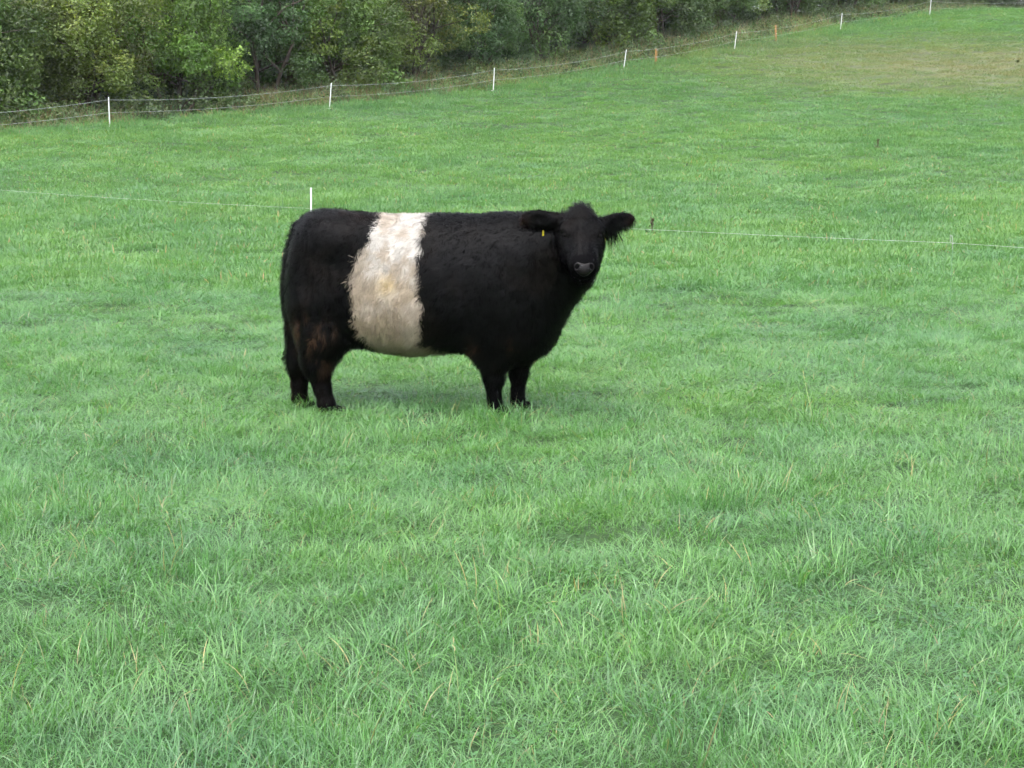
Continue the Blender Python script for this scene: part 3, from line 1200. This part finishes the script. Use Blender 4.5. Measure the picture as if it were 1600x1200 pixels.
# coat pattern: black with rusty dirt, a white belt soiled to beige lower down
BL = np.array([(-.777, 1.223), (-.836, 1.157), (-.876, 1.041), (-.936, .982), (-.968, .924), (-.992, .826), (-.983, .67), (-.98, .552), (-.942, .473), (-.845, .413), (-.80, .30)])[::-1]
BR = np.array([(-.513, 1.223), (-.529, 1.138), (-.557, 1.06), (-.573, .943), (-.566, .826), (-.552, .67), (-.561, .512), (-.558, .455), (-.51, .425), (-.43, .395), (-.37, .365), (-.34, .30)])[::-1]


def coat_color(P, jitter=None):
    x, y, z = P[:, 0], P[:, 1], P[:, 2]
    j = (fbm(z * 22, y * 9 + 3, 81, 3) - .5) * .055
    if jitter is not None:
        j = j + jitter
    l = np.interp(z, BL[:, 1], BL[:, 0])
    r = np.interp(z, BR[:, 1], BR[:, 0])
    l, r = l * .968, r * .968
    m = sstep(-.006, .006, x - l + j) * sstep(-.006, .006, r - x + j)
    # black coat
    n = fbm(x * 6 + 5, z * 6 + y * 3, 91, 3)
    base = np.array([.0017, .0016, .0020])[None] * (1 + 0 * n[:, None])
    brown = np.array([.0038, .0028, .0026])[None]
    k = sstep(.46, .74, n)[:, None]
    top = (sstep(1.12, 1.22, z) * sstep(-1.2, -.95, x) * sstep(-.6, -.85, x))[:, None]  # brownish sheen along the topline, put into the hair colour
    k = np.clip(k, 0, 1)
    blk = base * (1 - k) + brown * k
    blk = blk * (1 - .6 * top) + np.array([.014, .009, .0072])[None] * .6 * top
    rust = np.zeros(len(x))
    for cx, cz, rx, rz, am in ((-1.22, .50, .10, .10, 1), (-1.14, .36, .08, .10, 1), (-.225, .40, .035, .055, 1.2), (.0, .45, .05, .04, .5), (-1.09, .52, .05, .05, .7), (-1.33, .15, .06, .12, .6)):
        rust = np.maximum(rust, am * np.exp(-(((x - cx) / rx) ** 2 + ((z - cz) / rz) ** 2)))
    rust = rust * sstep(.46, .66, fbm(x * 32, z * 13, 95, 2)) * (y < .1)
    rust = np.clip(rust, 0, 1)[:, None] * .8
    blk = blk * (1 - rust) + np.array([.050, .027, .016])[None] * rust
    eartip = np.maximum(sstep(.075, .01, np.linalg.norm(P - EAR[-1][1], axis=1)), sstep(.065, .01, np.linalg.norm(P - EAR[1][1], axis=1)))[:, None]
    if jitter is not None:
        blk = blk * (1 - .75 * eartip) + np.array([.026, .013, .0095])[None] * .75 * eartip
    # belt
    f = sstep(1.08, .55, z)[:, None]
    n2 = fbm(x * 16, z * 12 + y * 6, 101, 3)[:, None]
    n3 = fbm(x * 45, z * 20 + y * 12, 105, 2)[:, None]
    white = np.array([.47, .442, .405])[None]
    beige = np.array([.36, .255, .17])[None]
    w = white * (1 - f * .62) + beige * f * .62
    dirt = sstep(.42, .66, n2 + .16 * f)
    w = w * (1 - .55 * dirt) + np.array([.27, .20, .125])[None] * .55 * dirt
    lowc = sstep(.52, .42, z)[:, None] * sstep(-.60, -.80, x)[:, None]
    w = w * (1 - .6 * lowc) + np.array([.36, .31, .24])[None] * .6 * lowc
    st = np.exp(-(((x + .735) / .055) ** 2 + ((z - .80) / .055) ** 2))[:, None] * (y < 0)[:, None]
    w = w * (1 - .85 * st) + np.array([.46, .34, .17])[None] * .85 * st
    edge = np.exp(-np.abs(x - l) / .05) * sstep(.70, .8, z) * sstep(1.06, .98, z)
    ed = (edge[:, None] * sstep(.45, .7, n3)) * .6
    spot = np.exp(-(((x + .76) / .09) ** 2 + ((z - .88) / .03) ** 2))[:, None] * sstep(.5, .7, n3) * .6
    ed = np.maximum(ed, spot)
    w = w * (1 - ed) + np.array([.07, .065, .07])[None] * ed
    m = m[:, None]
    return blk * (1 - m) + w * m, m[:, 0]


def coat_material(name, rough, spec):
    b = NB(name)
    p = b.princ(b.attr('Col'), rough, spec, Sheen_Weight=.0)
    return b.done(p.outputs[0])


cow = empty('cow', (-.55, CY, gz(-.55, CY)))
tag(cow, 'black cow with a dirty white belt standing in the pasture looking at the viewer', 'cow')
ORG = np.array([-.55, 0, 0])
body_me = mesh_np('body', CV - ORG, CQ)
cc, _ = coat_color(CV)
set_col(body_me, cc)
body = obj('body', body_me, coat_material('cow_skin', .8, .03), cow)
tag(body, 'black body with a white belt round the middle')

# normals and random roots on the skin
vn = np.empty(len(CV) * 3, np.float32)
body_me.vertices.foreach_get('normal', vn)
vn = vn.reshape(-1, 3)
q0, q1, q2, q3 = (CV[CQ[:, k]] for k in range(4))
area = np.linalg.norm(np.cross(q2 - q0, q3 - q1), axis=1) / 2
NS = 190000
fi = rng.choice(len(CQ), NS, p=area / area.sum())
u = rng.random((NS, 1))
v = rng.random((NS, 1))
wts = [(1 - u) * (1 - v), u * (1 - v), u * v, (1 - u) * v]
root_p = sum(w_ * CV[CQ[fi, k]] for k, w_ in enumerate(wts))
root_n = sum(w_ * vn[CQ[fi, k]] for k, w_ in enumerate(wts))
root_n /= np.linalg.norm(root_n, axis=1)[:, None]
hl = (root_p - HO)
ha, hb, hc = hl @ hd, hl @ hsd, hl @ hn
is_ear = np.zeros(NS, bool)
earlow = np.zeros(NS)
for sb, (a, b_) in EAR.items():
    ax = (b_ - a) / np.linalg.norm(b_ - a)
    t = (root_p - a) @ ax
    dd = np.linalg.norm(root_p - a - t[:, None] * ax, axis=1)
    e = (t > .01) & (t < .26) & (dd < .075) & ((root_p[:, 0] - .40) * sb > .09)
    is_ear |= e
    earlow = np.where(e & (root_n[:, 2] < .1), 1, earlow)
is_head = (~is_ear) & (ha > -.08) & (np.abs(hb) < .16) & (hc > -.16) & (root_p[:, 1] < -.30)
is_nose = is_head & (ha > .355) & (hc > -.08) & (np.abs(hb) < .068)
x, y, z = root_p.T
flow = np.stack([-.42 + 0 * x, 0 * x, -.9 + 0 * x], 1)
flow[z < .32] = (0, 0, -1)
fr = (x > .12) & (z < 1.0)
flow[fr] = (.15, 0, -1)
flow[is_head] = (hd * .7 + hn * .1)
flow[is_head] += (hsd[None] * hb[:, None] * 1.5)[is_head]
crown_t = is_head & (z > 1.19)
flow[crown_t] = np.array([0, -.25, 1.0]) + rng.normal(0, .5, (crown_t.sum(), 3))
flow[is_ear] = np.array([0, 0, -1.0]) + rng.normal(0, .35, (is_ear.sum(), 3))
flow = flow + rng.normal(0, .34, flow.shape)
cell = np.floor(root_p / .034).astype(np.int64)
cid = cell[:, 0] * 73856093 ^ cell[:, 1] * 19349663 ^ cell[:, 2] * 83492791
crnd = np.stack([hash2(cid, cid * 0 + k, 5) for k in range(4)], 1)
flow = flow + (crnd[:, :3] - .5) * np.where(is_ear | crown_t, .2, 1.1)[:, None]
swirl = fbm(x * 9 + y * 5, z * 9, 111, 2) - .5
flow[:, 0] += np.where(is_head | is_ear, 0, swirl * 1.6)
tang = flow - root_n * (flow * root_n).sum(1)[:, None]
tang /= np.linalg.norm(tang, axis=1)[:, None] + 1e-6
lift = rng.uniform(.12, .42, NS) + .3 * crnd[:, 3] ** 2
ln = .026 + .038 * rng.random(NS) ** 1.2
ln = np.where(z < .36, rng.uniform(.018, .046, NS), ln)
ln = np.where(z < .22, rng.uniform(.010, .028, NS), ln)
ln = np.where((z < .50) & (root_n[:, 2] < -.3) & (z > .30), rng.uniform(.03, .075, NS), ln)
ln = np.where((x > .15) & (z < .9), rng.uniform(.03, .07, NS), ln)
ln = np.where(is_head, rng.uniform(.013, .040, NS), ln)
ln = np.where(crown_t, .022 + .085 * rng.random(NS) ** 2.2, ln)
ln = np.where(is_ear, rng.uniform(.014, .030, NS), ln)
ln = np.where(earlow > 0, rng.uniform(.022, .055, NS), ln)
inner = (earlow > 0) & (x > .49) & (x < .62)
ln = np.where(inner, .05 + .11 * rng.random(NS) ** 1.5, ln)
ln = np.where((x < -1.36) & (z < .6) & (z > .26), rng.uniform(.03, .07, NS), ln)
ln = np.where(z < .05, .012, ln)
lift = np.where(is_ear, rng.uniform(.5, 1.1, NS), lift)
lift = np.where(is_head, rng.uniform(.15, .5, NS), lift)
keepm = ~is_nose & (z > .02)
for sb in (-1, 1):                                 # bare rim round the eyes
    keepm &= np.linalg.norm(root_p - H(.188, sb * .104, .042), axis=1) > .019
sel = np.where(keepm)[0]
p0, nn, tt, ln, lift = root_p[sel], root_n[sel], tang[sel], ln[sel][:, None], lift[sel][:, None]
d1 = tt + nn * lift * 1.5
d1 /= np.linalg.norm(d1, axis=1)[:, None]
d2 = tt + nn * lift * .45 + np.array([0, 0, -.28])
d2 /= np.linalg.norm(d2, axis=1)[:, None]
m1 = p0 + d1 * ln * .5
m2 = m1 + d2 * ln * .5
sd = np.cross(d1, nn)
sd /= np.linalg.norm(sd, axis=1)[:, None] + 1e-6
wid = rng.uniform(.0016, .0032, (len(sel), 1))
p0 = p0 - nn * .004
SV = np.stack([p0 - sd * wid / 2, p0 + sd * wid / 2, m1 - sd * wid * .42, m1 + sd * wid * .42, m2], 1).reshape(-1, 3)
o5 = np.arange(len(sel))[:, None] * 5
SF = np.concatenate([o5 + np.array([[0, 1, 3]]), o5 + np.array([[0, 3, 2]]), o5 + np.array([[2, 3, 4]])])
coat_me = mesh_np('coat', SV - ORG, SF)
hc_, hm_ = coat_color(root_p[sel], rng.normal(0, .007, len(sel)))
hc_ = hc_ * np.where(hm_ > .5, rng.uniform(.82, 1.12, len(sel)) * (.78 + .36 * crnd[sel, 3]), rng.uniform(.6, 1.4, len(sel)) * (.45 + 1.5 * crnd[sel, 3] ** 2))[:, None]
set_col(coat_me, np.repeat(np.clip(hc_, 0, .9), 5, 0))
nrm = np.repeat(nn * .85 + d1 * .25, 5, 0)
nrm /= np.linalg.norm(nrm, axis=1)[:, None]
coat_me.normals_split_custom_set_from_vertices(nrm.astype(np.float32))
coat = obj('coat', coat_me, coat_material('cow_hair', .48, .11), cow)
tag(coat, 'shaggy black hair, white and beige on the belt', kind='stuff')

# bare nose pad with nostrils
nlo = np.array([-.08, -.08, -.08])
nd = np.arange(-.085, .0851, .0042).astype(np.float32)
Gn = np.stack(np.meshgrid(nd, nd, nd, indexing='ij'), -1)      # a (down the face), b (side), c (out of the face)
nv = ell(Gn, (.0, 0, 0), (.040, .056, .030))
nv = smin(nv, ell(Gn, (.024, 0, -.002), (.034, .036, .028)), .02)
for sb in (-1, 1):
    nv = smin(nv, ell(Gn, (-.002, sb * .034, .000), (.026, .022, .024)), .02)
    ca, sa = math.cos(.6 * sb), math.sin(.6 * sb)
    Mr = np.array([[ca, sa, 0], [-sa, ca, 0], [0, 0, 1]])
    nv = smax(nv, -ell(Gn, (.010, sb * .043, .024), (.017, .012, .020), Mr), .006)
NVv, NQ = surface_nets(nv, np.array([-.085] * 3), .0042)
NW = H(.408, 0, .000) + NVv @ np.stack([(hd * .86 - hn * .5), hsd, (hn * .86 + hd * .5)])
nose_me = mesh_np('nose', NW - ORG, NQ)
nose = obj('nose', nose_me, simple_mat('wet_nose', (.0040, .0032, .0036), .40, .14, .25, 30), cow)
tag(nose, 'bare dark grey nose with two nostrils')
eye_mat = simple_mat('dark_eye', (.003, .002, .002), .22, .1, .1, 5)


def ball(c, r, M, nu=14, nv_=10):
    V, F = [], []
    for i in range(nv_ + 1):
        th = math.pi * i / nv_
        for k in range(nu):
            a = 6.2832 * k / nu
            V.append(np.array((math.sin(th) * math.cos(a) * r[0], math.sin(th) * math.sin(a) * r[1], math.cos(th) * r[2])) @ M + c)
    for i in range(nv_):
        for k in range(nu):
            k2 = (k + 1) % nu
            F.append((i * nu + k, i * nu + k2, (i + 1) * nu + k2, (i + 1) * nu + k))
    return np.array(V), np.array(F)


for sb in (-1, 1):
    V_, F_ = ball(H(.188, sb * .099, .038) - ORG, (.019, .015, .016), HM)
    obj('eye', mesh_np('eye', V_, F_), eye_mat, cow)

# yellow ear tags
tag_mat = simple_mat('yellow_plastic', (.36, .31, .015), .5, .4, .08, 20)


def ear_tag(c, w, h, tilt):
    V, F = [], []
    pr = [(-.25, .5), (.25, .5), (.5, .15), (.5, -.5), (-.5, -.5), (-.5, .15)]
    for dy in (-.0015, .0015):
        for a_, b__ in pr:
            V.append((a_ * w * math.cos(tilt), dy + a_ * w * math.sin(tilt), b__ * h))
    nP = len(pr)
    me = bpy.data.meshes.new('ear_tag')
    me.from_pydata([tuple(np.array(v_) + c) for v_ in V], [],
                   [tuple(range(nP)), tuple(range(2 * nP - 1, nP - 1, -1))] + [(k, (k + 1) % nP + 0, (k + 1) % nP + nP, k + nP) for k in range(nP)])
    me.update()
    return obj('ear_tag', me, tag_mat, cow)


ear_tag(np.array([.182, -.395, 1.105]) - ORG, .018, .034, .9)
ear_tag(np.array([.545, -.385, 1.065]) - ORG, .014, .026, 1.2)

# hooves, sunk in the grass
hoof_mat = simple_mat('hoof_horn', (.004, .0035, .0035), .95, .04, .3, 20)
for nm, J in LEGS.items():
    jx, jy = J[-1][0], J[-1][1]
    V, F = [], []
    for half in (-1, 1):
        prof = [(0, .046, .026), (.02, .043, .024), (.04, .034, .020), (.045, .015, .008)]
        o = len(V)
        for zz_h, la, lb in prof:
            for k in range(10):
                a = 6.2832 * k / 10
                V.append((jx + .022 + la * 1.25 * math.cos(a), jy + half * .030 + lb * math.sin(a), zz_h))
        for i in range(3):
            for k in range(10):
                k2 = (k + 1) % 10
                F.append((o + i * 10 + k, o + i * 10 + k2, o + (i + 1) * 10 + k2, o + (i + 1) * 10 + k))
    obj('hoof', mesh_np('hoof', np.array(V) - ORG, np.array(F)), hoof_mat, cow)

# ------------------------------------------------------------------ damp air over the field
bx0, bx1 = np.array([-615, -165, -6.0]), np.array([615, 705, 34.0])
hv = [(x_, y_, z_) for x_ in (bx0[0], bx1[0]) for y_ in (bx0[1], bx1[1]) for z_ in (bx0[2], bx1[2])]
haze_me = mesh_np('haze', np.array(hv), np.array([(0, 1, 3, 2), (4, 6, 7, 5), (0, 4, 5, 1), (2, 3, 7, 6), (0, 2, 6, 4), (1, 5, 7, 3)]), smooth=False)
hm = bpy.data.materials.new('damp_air')
hm.use_nodes = True
hm.node_tree.nodes.clear()
ho = hm.node_tree.nodes.new('ShaderNodeOutputMaterial')
pv_ = hm.node_tree.nodes.new('ShaderNodeVolumePrincipled')
pv_.inputs['Color'].default_value = (.92, .96, 1.0, 1)
pv_.inputs['Density'].default_value = 0.00015
hm.node_tree.links.new(pv_.outputs[0], ho.inputs['Volume'])
haze = obj('haze', haze_me, hm)
tag(haze, 'thin damp haze over the whole field', 'haze', kind='stuff')
